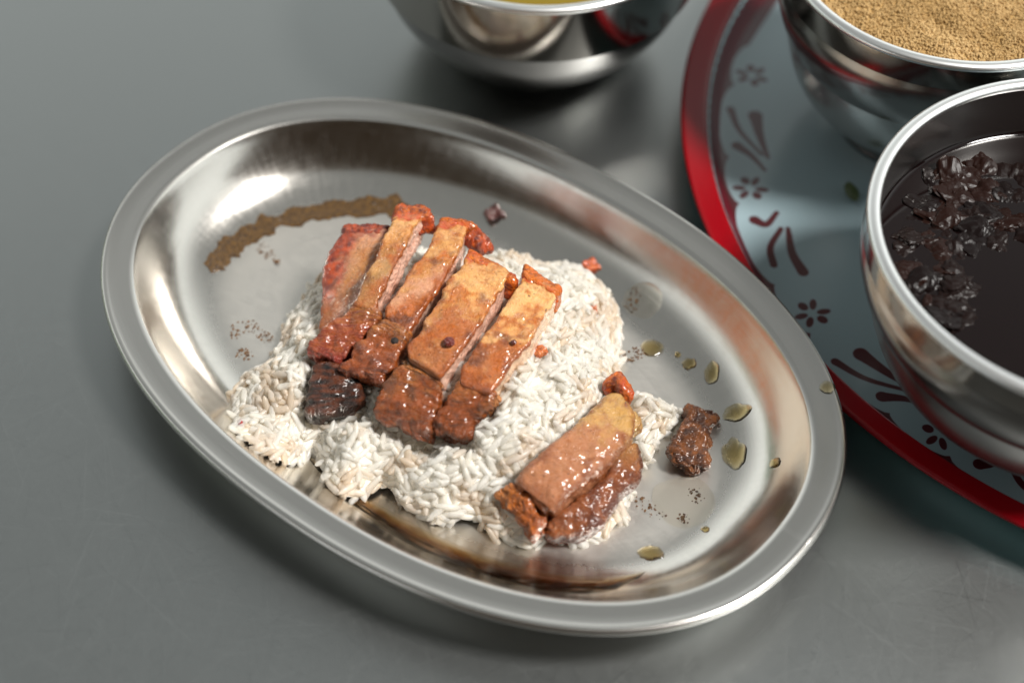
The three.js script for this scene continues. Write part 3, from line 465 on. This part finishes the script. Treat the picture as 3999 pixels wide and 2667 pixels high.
function riceThing(name, label, P, Y, count, singles, spacing) {
  const t = thing(name, [P[0][0], FLOOR, P[0][1]], label, 'rice');
  // packed heart of the heap, below the outer grains
  const N = 90, xs = P.map((p) => p[0]), zs = P.map((p) => p[1]), x0 = Math.min(...xs), x1 = Math.max(...xs), z0 = Math.min(...zs), zz = Math.max(...zs), pos = [], idx = [], id = new Int32Array((N + 1) * (N + 1)).fill(-1);
  for (let j = 0; j <= N; j++) for (let i = 0; i <= N; i++) { const x = x0 + (x1 - x0) * i / N, z = z0 + (zz - z0) * j / N, d = signedInside(P, x, z); if (d > 0.0008) { id[j * (N + 1) + i] = pos.length / 3; pos.push(x, Math.max(plateY(x, z) + 0.0002, Y(x, z) - 0.0010), z); } }
  for (let j = 0; j < N; j++) for (let i = 0; i < N; i++) { const a = id[j * (N + 1) + i], b = id[j * (N + 1) + i + 1], c = id[(j + 1) * (N + 1) + i], d = id[(j + 1) * (N + 1) + i + 1]; if (a >= 0 && c >= 0 && b >= 0) idx.push(a, c, b); if (b >= 0 && c >= 0 && d >= 0) idx.push(b, c, d); }
  const core = new THREE.BufferGeometry(); core.setAttribute('position', new THREE.Float32BufferAttribute(pos, 3)); core.setIndex(idx); core.computeVertexNormals();
  mesh('heap', local(core, t), new THREE.MeshPhysicalMaterial({ color: new THREE.Color().setRGB(0.91, 0.87, 0.80), roughness: 0.6 }), t);
  const all = scatter(P, Y, count, spacing);
  // those that show: facing the camera, not under the meat
  const meat = scene.children.filter((o) => o.name.startsWith('pork_slice')).map((o) => new THREE.Box3().setFromObject(o));
  for (const g of all) { const v = EYE.clone().sub(g.p); const dist = v.length(); g.score = g.n.dot(v.normalize()) + 0.4 - dist * 0.6 + g.p.y * 6; if (meat.some((b) => b.containsPoint(g.p) )) g.score -= 0.6; }
  all.sort((a, b) => b.score - a.score);
  const back = new THREE.Matrix4().makeTranslation(-t.position.x, -t.position.y, -t.position.z);
  all.slice(0, singles).forEach((g) => { const m = mesh('grain', grainShapes[g.shape], riceMats[g.tint], t); m.applyMatrix4(back.clone().multiply(g.M)); });
  const rest = all.slice(singles);
  grainShapes.forEach((geo, k) => {
    const mine = rest.filter((g) => g.shape === k); if (!mine.length) return;
    const im = new THREE.InstancedMesh(geo, looseMat, mine.length); im.name = 'grains'; im.castShadow = im.receiveShadow = true; im.userData.kind = 'stuff';
    mine.forEach((g, i) => { im.setMatrixAt(i, back.clone().multiply(g.M)); im.setColorAt(i, new THREE.Color().setRGB(...riceTints[g.tint])); });
    t.add(im);
  });
  return all.length;
}
const nMain = riceThing('rice_mound', 'mound of white jasmine rice heaped on the oval plate under the pork', mainPoly, riceY, 5000, 300, 0.00192);
const nClump = riceThing('rice_clump', 'small clump of rice beside the dark crispy scrap', clumpPoly, clumpY, 260, 60, 0.0021);
console.log('grains', nMain, nClump);

// ------------------------------------------------------------------ scraps, flakes and crumbs
function scrap(name, label, category, px, pairs, o, group) { const p = at(...px(pairs[0][0], pairs[0][1]), pairs[0][4]); const g = slab(px, pairs, { step: 0.0003, ...o }); g.translate(-p.x, -p.y, -p.z); const m = mesh(name, g, o.mat ?? crustMat); m.position.copy(p); return tag(m, label, category, group); }
scrap('crispy_scrap', 'dark brown fried scrap at the right end of the plate floor', 'pork scrap', z2, [[1518, 428, 1562, 420, 0.0075], [1530, 470, 1645, 468, 0.0085], [1546, 500, 1738, 482, 0.009, 0.0075], [1518, 545, 1722, 530, 0.0095, 0.008], [1468, 600, 1692, 575, 0.0095, 0.0085], [1452, 650, 1698, 640, 0.0095, 0.008], [1430, 705, 1686, 720, 0.009, 0.008], [1482, 782, 1662, 800, 0.0085], [1545, 842, 1640, 846, 0.007]], { T: 0.0055, round: 0.0022, mat: dryMat, color: (p) => { const f = fbm(p[0] / 3, p[1] / 3, p[2] / 3, 4); return mixc([0.24, 0.075, 0.017], [0.07, 0.021, 0.008], clamp(0.5 + 1.1 * f)); }, disp: roughDisp(1.5, 41) });
const P0 = (x, y) => [x, y];
const onRice = (x, y, Y = riceY) => onSurface(x, y, Y).y + 0.0017;
const chip = (x, y, w, l, label, c0, c1, name = 'crust_crumb', Y = riceY, group) => { const h = onRice(x, y, Y); scrap(name, label, 'crumb', P0, [[x - w * 0.6, y - l * 0.1, x + w * 0.1, y - l * 0.6, h], [x - w * 0.2, y + l * 0.4, x + w * 0.55, y + l * 0.1, h - 0.0003]], { T: 0.0022, round: 0.0011, step: 0.0002, color: (p) => mixc(c0, c1, clamp(0.5 + fbm(p[0] / 1.5, p[1] / 1.5, p[2] / 1.5))), disp: (p) => 1.1 * fbm(p[0] / 2.2 + x, p[1] / 2.2, p[2] / 2.2, 3) }, group); };
chip(1358, 607, 42, 36, 'orange skin crumb near the upper right edge of the rice', [0.60, 0.13, 0.02], [0.45, 0.06, 0.012]);
chip(1364, 713, 26, 30, 'small orange crumb at the right of the rice below the larger one', [0.60, 0.17, 0.03], [0.40, 0.07, 0.012]);
chip(1238, 806, 40, 30, 'orange crumb beside the cream side of the rightmost slice', [0.60, 0.17, 0.04], [0.50, 0.10, 0.02]);
chip(552, 969, 12, 26, 'red chilli flake on the lower left lump of rice', [0.45, 0.02, 0.01], [0.30, 0.01, 0.008], 'chilli_flake');
chip(1134, 488, 44, 40, 'dark red dried chilli piece behind the rice on the far side of the plate', [0.10, 0.018, 0.012], [0.05, 0.012, 0.01], 'chilli_piece', plateY);
{ // bead of chilli on the widest slice, and a dark peppercorn scrap on the middle torn end
  const bead = (x, y, h, r, label, c, coat = 0.9) => { const p = at(...z1(x, y), h), g = new THREE.IcosahedronGeometry(r, 5), q = g.attributes.position; for (let i = 0; i < q.count; i++) { const v = new THREE.Vector3().fromBufferAttribute(q, i), k = 1 + 0.22 * nz(v.x * 1400, v.y * 1400, v.z * 1400); q.setXYZ(i, v.x * k, v.y * k * 0.75, v.z * k); } g.computeVertexNormals(); const m = mesh('chilli_bead', g, new THREE.MeshPhysicalMaterial({ color: new THREE.Color().setRGB(...c), roughness: coat ? 0.3 : 0.8, clearcoat: coat, clearcoatRoughness: 0.1 })); m.position.copy(p); tag(m, label, 'crumb'); };
  bead(932, 905, 0.0375, 0.0017, 'dark red chilli bead on top of the widest pork slice', [0.12, 0.012, 0.008]);
  bead(1292, 908, 0.0372, 0.0009, 'tiny dark speck on the rightmost pork slice', [0.09, 0.012, 0.008]);
  bead(630, 900, 0.0322, 0.0012, 'black charred speck on the torn end of the middle slice', [0.02, 0.014, 0.012], 0);
}

// ------------------------------------------------------------------ sauce on the plate
const sauceMat = new THREE.MeshPhysicalMaterial({ vertexColors: true, roughness: 0.38, clearcoat: 0.7, clearcoatRoughness: 0.12 });
{ // grainy brown streak that follows the foot of the plate wall
  const pix = [[486, 628], [500, 600], [535, 565], [590, 530], [660, 503], [740, 486], [820, 478], [890, 474], [950, 478]], pts = pix.map(([x, y]) => { const p = onSurface(x, y, plateY); return new THREE.Vector3(p.x, 0, p.z); });
  const cv = new THREE.CatmullRomCurve3(pts), N = 320, M = 26, rows = [];
  for (let i = 0; i <= N; i++) {
    const t = i / N, p = cv.getPoint(t), d = cv.getTangent(t), nx = -d.z, nzv = d.x, w = 0.0047 * (0.82 + 0.5 * fbm(t * 14, 3, 1, 3)) * Math.min(1, t * 18, (1 - t) * 12) + 0.00005, row = [];
    for (let j = 0; j <= M; j++) { const a = -1 + 2 * j / M, ww = w * (1 + 0.34 * fbm(t * 17, a > 0 ? 4 : 9, 2, 4)), x = p.x + nx * a * ww, z = p.z + nzv * a * ww, gr = 0.5 + nz(x * 1600, 1, z * 1600); row.push([x, plateY(x, z) + 0.00006 + (1 - a * a * a * a) * (0.00012 + 0.00022 * gr), z]); }
    rows.push(row);
  }
  const g = gridGeo(rows, { closed: false }), q = g.attributes.position, col = new Float32Array(q.count * 3);
  for (let i = 0; i < q.count; i++) { const f = nz(q.getX(i) * 1400, 2, q.getZ(i) * 1400) + 0.6 * nz(q.getX(i) * 520, 5, q.getZ(i) * 520); const c = mixc([0.12, 0.058, 0.009], [0.028, 0.013, 0.004], clamp(0.5 + f)); col.set(c, i * 3); }
  g.setAttribute('color', new THREE.BufferAttribute(col, 3));
  if (g.attributes.normal.getY(Math.floor(q.count / 2)) < 0) { const ix = g.index.array; for (let i = 0; i < ix.length; i += 3) { const s = ix[i]; ix[i] = ix[i + 1]; ix[i + 1] = s; } g.computeVertexNormals(); }
  tag(mesh('sauce_streak', g, sauceMat), 'grainy brown sauce streak curving along the far left of the plate floor', 'sauce');
}
{ // brown film added along the near inner wall to give its dark reflection
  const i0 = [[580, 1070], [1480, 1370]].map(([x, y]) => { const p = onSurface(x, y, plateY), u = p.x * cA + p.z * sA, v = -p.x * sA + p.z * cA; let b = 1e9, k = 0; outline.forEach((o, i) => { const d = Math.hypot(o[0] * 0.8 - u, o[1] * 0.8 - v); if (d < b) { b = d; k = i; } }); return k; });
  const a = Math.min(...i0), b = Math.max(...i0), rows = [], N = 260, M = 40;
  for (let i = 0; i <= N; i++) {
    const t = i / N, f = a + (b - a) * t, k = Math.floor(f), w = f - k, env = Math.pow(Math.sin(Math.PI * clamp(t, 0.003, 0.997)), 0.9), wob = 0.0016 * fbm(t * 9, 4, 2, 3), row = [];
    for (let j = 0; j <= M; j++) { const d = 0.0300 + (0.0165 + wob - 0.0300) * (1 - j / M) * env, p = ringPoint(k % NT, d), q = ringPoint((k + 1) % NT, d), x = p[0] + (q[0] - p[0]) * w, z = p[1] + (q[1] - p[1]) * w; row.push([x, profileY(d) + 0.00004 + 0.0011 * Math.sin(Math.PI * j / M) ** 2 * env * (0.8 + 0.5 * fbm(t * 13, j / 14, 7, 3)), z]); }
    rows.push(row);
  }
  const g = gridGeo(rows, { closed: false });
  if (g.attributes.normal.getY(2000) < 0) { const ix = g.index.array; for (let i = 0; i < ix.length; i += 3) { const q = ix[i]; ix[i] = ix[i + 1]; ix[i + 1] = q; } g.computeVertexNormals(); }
  tag(mesh('dark_reflection_film', g, new THREE.MeshPhysicalMaterial({ color: 0xffffff, roughness: 0.16, transmission: 1, thickness: 0.001, ior: 1.36, attenuationColor: new THREE.Color().setRGB(0.40, 0.22, 0.08), attenuationDistance: 0.0011 })), 'dark brown film added on the near inner plate wall in place of a reflection', 'sauce');
}
// blots: thin irregular films; drops: small domes
function blot(name, label, category, px, py, rx, ry, turn, height, wob, mat, colorFn, group) {
  const c = onSurface(px, py, plateY), e = 0.00018 * 0.5, rows = [], N = 64, M = 14, k = 0.0001428, so = rr(0, 90);
  for (let i = 0; i <= M; i++) { const r = Math.max(1 - i / M, 0.001), row = []; for (let j = 0; j < N; j++) { const a = j / N * Math.PI * 2, w = 1 + wob * fbm(Math.cos(a) * 1.1 + so, Math.sin(a) * 1.1, so, 2), u = Math.cos(a) * rx * k * r * w, v = Math.sin(a) * ry * k * 1.3 * r * w, x = c.x + u * Math.cos(turn) - v * Math.sin(turn), z = c.z + u * Math.sin(turn) + v * Math.cos(turn); row.push([x, plateY(x, z) + 0.00005 + height * Math.pow(1 - r ** 2.4, 0.9), z]); } rows.push(row); }
  const g = gridGeo(rows, { flip: true }), q = g.attributes.position;
  if (g.attributes.normal.getY(N * 5) < 0) { const ix = g.index.array; for (let i = 0; i < ix.length; i += 3) { const s = ix[i]; ix[i] = ix[i + 1]; ix[i + 1] = s; } g.computeVertexNormals(); }
  if (colorFn) { const col = new Float32Array(q.count * 3); for (let i = 0; i < q.count; i++) col.set(colorFn(q.getX(i) * 1000, q.getZ(i) * 1000), i * 3); g.setAttribute('color', new THREE.BufferAttribute(col, 3)); }
  g.translate(-c.x, -c.y, -c.z);
  const m = mesh(name, g, mat); m.position.copy(c);
  return tag(m, label, category, group);
}
const dropMat = new THREE.MeshPhysicalMaterial({ color: new THREE.Color().setRGB(0.97, 0.93, 0.84), roughness: 0.06, transmission: 1, thickness: 0.002, ior: 1.36, attenuationColor: new THREE.Color().setRGB(0.55, 0.42, 0.17), attenuationDistance: 0.0024 });
const DG = 'brown sauce drops spattered on the right side of the plate';
for (const [x, y, rx, ry, where] of [
  [1497, 800, 26, 20, 'largest drop just right of the rice edge'], [1583, 835, 16, 12, 'round sauce drop on the right wall of the plate'], [1634, 857, 17, 21, 'tall sauce drop right of the round one'], [1692, 948, 30, 17, 'wide sauce drop above the dark scrap'],
  [1686, 1040, 26, 32, 'large speckled sauce drop right of the dark scrap'], [1779, 1063, 12, 11, 'small sauce drop far out on the right wall'], [1494, 1270, 28, 15, 'sauce drop low on the near right wall'], [1586, 1022, 8, 6, 'tiny sauce drop near the dark scrap'], [1556, 815, 7, 6, 'tiny drop by the round sauce drop'], [1620, 1215, 9, 6, 'tiny drop at the near right foot of the wall']])
  blot('sauce_drop', where, 'sauce drop', x, y, rx, ry, 0, 0.00085, 0.22, dropMat, null, DG);
blot('sauce_drop', 'single sauce drop on the flat right rim of the plate', 'sauce drop', 1901, 889, 17, 14, 0, 0.0005, 0.12, dropMat, null, DG);
const clearMat = new THREE.MeshPhysicalMaterial({ color: new THREE.Color().setRGB(0.93, 0.90, 0.84), roughness: 0.05, transmission: 1, thickness: 0.002, ior: 1.36 });
blot('clear_puddle', 'clear round puddle of broth on the lower right plate floor', 'puddle', 1570, 1150, 66, 52, 0.25, 0.0006, 0.10, clearMat);
blot('clear_puddle', 'thin clear broth film just right of the rice', 'puddle', 1475, 690, 46, 34, 0.4, 0.0006, 0.2, clearMat);
const speck = (x, z) => mixc([0.16, 0.075, 0.022], [0.075, 0.035, 0.014], clamp(0.5 + nz(x * 2, 1, z * 2) + nz(x * 0.8, 4, z * 0.8)));
const SG = 'small brown sauce stains on the plate floor';
for (const [x, y, rx, ry, a, where] of [
  [560, 752, 26, 10, -0.3, 'brown stain left of the rice, uppermost of that cluster'], [600, 770, 20, 8, 0.5, 'brown stain touching the left edge of the rice'], [560, 815, 18, 10, 0.9, 'brown stain just above the lower left rice lump'], [540, 770, 9, 5, 0.2, 'small brown stain at the far left of its cluster'], [610, 578, 22, 9, 0.7, 'brown speckled stain on the floor below the sauce streak'], [635, 600, 7, 4, 0.2, 'tiny brown dot below the speckled stain'],
  [1455, 690, 12, 18, 0.2, 'brown smear at the right edge of the rice'], [1455, 815, 22, 12, -0.3, 'dark brown smear beside the largest drop'], [1597, 1138, 13, 11, 0, 'brown spot inside the clear puddle, upper right'], [1570, 1192, 10, 8, 0, 'brown spot near the lower edge of the clear puddle'], [1490, 1165, 28, 8, 0.75, 'slanting brown stain left of the clear puddle'], [1392, 1212, 8, 6, 0.3, 'dark red speck on the lower right rice edge']])
{
  const c = onSurface(x, y, plateY), k = 0.0001428, geos = [], n = Math.round(10 + rx * ry * 0.13);
  for (let i = 0; i < n; i++) {
    const r = Math.sqrt(rnd()), q = rr(0, 6.283), u = Math.cos(q) * r * rx * k * 1.5, v = Math.sin(q) * r * ry * k * 1.9 + 0.3 * u * Math.sin(u * 3000), px = c.x + u * Math.cos(a) - v * Math.sin(a), pz = c.z + u * Math.sin(a) + v * Math.cos(a), s = rr(0.00016, 0.00055) * (1.15 - 0.6 * r);
    const g = new THREE.IcosahedronGeometry(s, 2), w = g.attributes.position, col = new Float32Array(w.count * 3), tone = speck(px * 1000 + i, pz * 1000);
    for (let j = 0; j < w.count; j++) { const e = 1 + 0.4 * nz(w.getX(j) * 2500 + i, w.getY(j) * 2500, w.getZ(j) * 2500); w.setXYZ(j, w.getX(j) * e * 1.3, w.getY(j) * e * 0.22, w.getZ(j) * e); col.set(tone, j * 3); }
    g.setAttribute('color', new THREE.BufferAttribute(col, 3)); g.computeVertexNormals(); g.rotateY(rr(0, 6.28)); g.translate(px - c.x, plateY(px, pz) + s * 0.2 - c.y, pz - c.z); geos.push(g);
  }
  const m = mesh('sauce_stain', mergeGeometries(geos), sauceMat); m.position.copy(c); tag(m, where, 'sauce stain', SG);
}

// ------------------------------------------------------------------ contents of the two bowls on the tray
{
  const t = thing('chilli_sauce', [sauceBowlPos[0], 0.0585, sauceBowlPos[2]], 'nearly black sauce with soaked chilli flakes in the front bowl', 'sauce');
  mesh('liquid', lathe([[0.0642, 0.0012], [0.0638, 0.0005], [0.0625, 0.0], [0.04, 0], [0.0001, 0]], 120), new THREE.MeshPhysicalMaterial({ color: new THREE.Color().setRGB(0.006, 0.003, 0.003), roughness: 0.06, ior: 1.38 }), t);
  const fm = [[0.008, 0.0032, 0.0025], [0.013, 0.0040, 0.0024], [0.006, 0.003, 0.0028]].map((c) => new THREE.MeshPhysicalMaterial({ color: new THREE.Color().setRGB(...c), roughness: 0.35, specularIntensity: 0.45, ior: 1.4 }));
  const shapes = [0, 1, 2, 3, 4].map((s) => { const g = new THREE.IcosahedronGeometry(0.0058, 12), q = g.attributes.position; for (let i = 0; i < q.count; i++) { const v = new THREE.Vector3().fromBufferAttribute(q, i), w = v.clone().multiplyScalar(260), k = 1 + 0.5 * nz(w.x * 0.8 + s * 7, w.y * 0.8, w.z * 0.8) + 0.16 * nz(w.x * 2.6, w.y * 2.6 + s, w.z * 2.6) + 0.0 * (0.5 - Math.abs(nz(w.x * 2.2, w.y * 2.2 + s, w.z * 2.2))); v.multiplyScalar(k); q.setXYZ(i, v.x * 1.15, v.y * 0.42, v.z); } g.computeVertexNormals(); return g; });
  const spots = [];
  for (let tries = 0; tries < 4000 && spots.length < 130; tries++) { const x = rr(1990, 2351), y = rr(395, 760), p = at(x, y, 0.0585), dx = p.x - t.position.x, dz = p.z - t.position.z; if (Math.hypot(dx, dz) > 0.0535) continue; if (x > 2210 && y > 540 && !(x < 2300 && y < 580)) continue; if (spots.some((s) => Math.hypot(s[0] - dx, s[1] - dz) < 0.0046)) continue; spots.push([dx, dz]); }
  for (const [dx, dz] of spots) { const m = mesh('chilli_flake', shapes[Math.floor(rnd() * 5)], fm[Math.floor(rnd() * 3)], t); const s = rr(0.6, 1.35); m.position.set(dx, rr(-0.0023, -0.0009), dz); m.rotation.set(rr(-0.3, 0.3), rr(0, 6.28), rr(-0.3, 0.3)); m.scale.set(s, s * rr(0.7, 1), s); }
}
{ // coarse crumbs, heaped grain by grain over a packed bed
  const R = 0.0535, t = thing('ground_crumbs', [powderBowlPos[0], 0.0722, powderBowlPos[2]], 'fine pale yellow brown crumbs filling the back bowl to its lip', 'crumbs');
  const top = (x, z) => 0.0016 * fbm(x * 90, 4, z * 90, 2) + 0.003 * (1 - (x * x + z * z) / (R * R)), rows = [];
  for (let i = 0; i <= 30; i++) { const r = R * Math.max(1 - i / 30, 0.002), row = []; for (let j = 0; j < 90; j++) { const a = -j / 90 * Math.PI * 2, x = r * Math.cos(a), z = r * Math.sin(a); row.push([x, top(x, z) - 0.0004, z]); } rows.push(row); }
  mesh('packed_bed', gridGeo(rows, { flip: true }), new THREE.MeshStandardMaterial({ color: new THREE.Color().setRGB(0.45, 0.28, 0.10), roughness: 0.9 }), t);
  const g = new THREE.IcosahedronGeometry(0.00034, 1), q = g.attributes.position; for (let i = 0; i < q.count; i++) { const e = 1 + 0.45 * nz(q.getX(i) * 1500, q.getY(i) * 1500, q.getZ(i) * 1500 + 7); q.setXYZ(i, q.getX(i) * e * 1.25, q.getY(i) * e * 0.8, q.getZ(i) * e); } g.computeVertexNormals();
  const n = 40000, im = new THREE.InstancedMesh(g, new THREE.MeshStandardMaterial({ color: 0xffffff, roughness: 0.75 }), n), M = new THREE.Matrix4(), e = new THREE.Euler(), Q = new THREE.Quaternion();
  for (let i = 0; i < n; i++) { const r = R * Math.sqrt(rnd()) * 0.995, a = rr(0, 6.2832), x = r * Math.cos(a), z = r * Math.sin(a), k = rr(0.5, 1.35), f = clamp(0.45 + 0.8 * fbm(x * 55, 3, z * 55, 2) + rr(-0.16, 0.16)); M.compose(new THREE.Vector3(x, top(x, z) + rr(-0.0005, 0.0003), z), Q.setFromEuler(e.set(rr(0, 6.3), rr(0, 6.3), rr(0, 6.3))), new THREE.Vector3(k, k, k)); im.setMatrixAt(i, M); im.setColorAt(i, new THREE.Color().setRGB(...mixc([0.56, 0.375, 0.165], [0.36, 0.215, 0.07], f))); }
  im.name = 'crumbs'; im.userData.kind = 'stuff'; im.castShadow = im.receiveShadow = true; t.add(im);
}
{ // scrap of green herb on the tray behind the sauce bowl
  const p = at(1957, 440, BED + 0.002), g = new THREE.SphereGeometry(0.0028, 20, 14), q = g.attributes.position;
  for (let i = 0; i < q.count; i++) { const x = q.getX(i), y = q.getY(i), z = q.getZ(i); q.setXYZ(i, x * 0.8 * (1 + 0.3 * nz(z * 800, 1, x * 300)), y * 0.35 + 0.0008 * nz(x * 500, 2, z * 500), z * 1.7); }
  g.computeVertexNormals();
  const m = mesh('herb_leaf', g, new THREE.MeshPhysicalMaterial({ color: new THREE.Color().setRGB(0.05, 0.075, 0.02), roughness: 0.5, clearcoat: 0.3 }));
  m.position.copy(p); m.rotation.y = 0.25;
  tag(m, 'small dark green herb leaf on the tray behind the sauce bowl', 'leaf');
}

renderer.render(scene, camera);
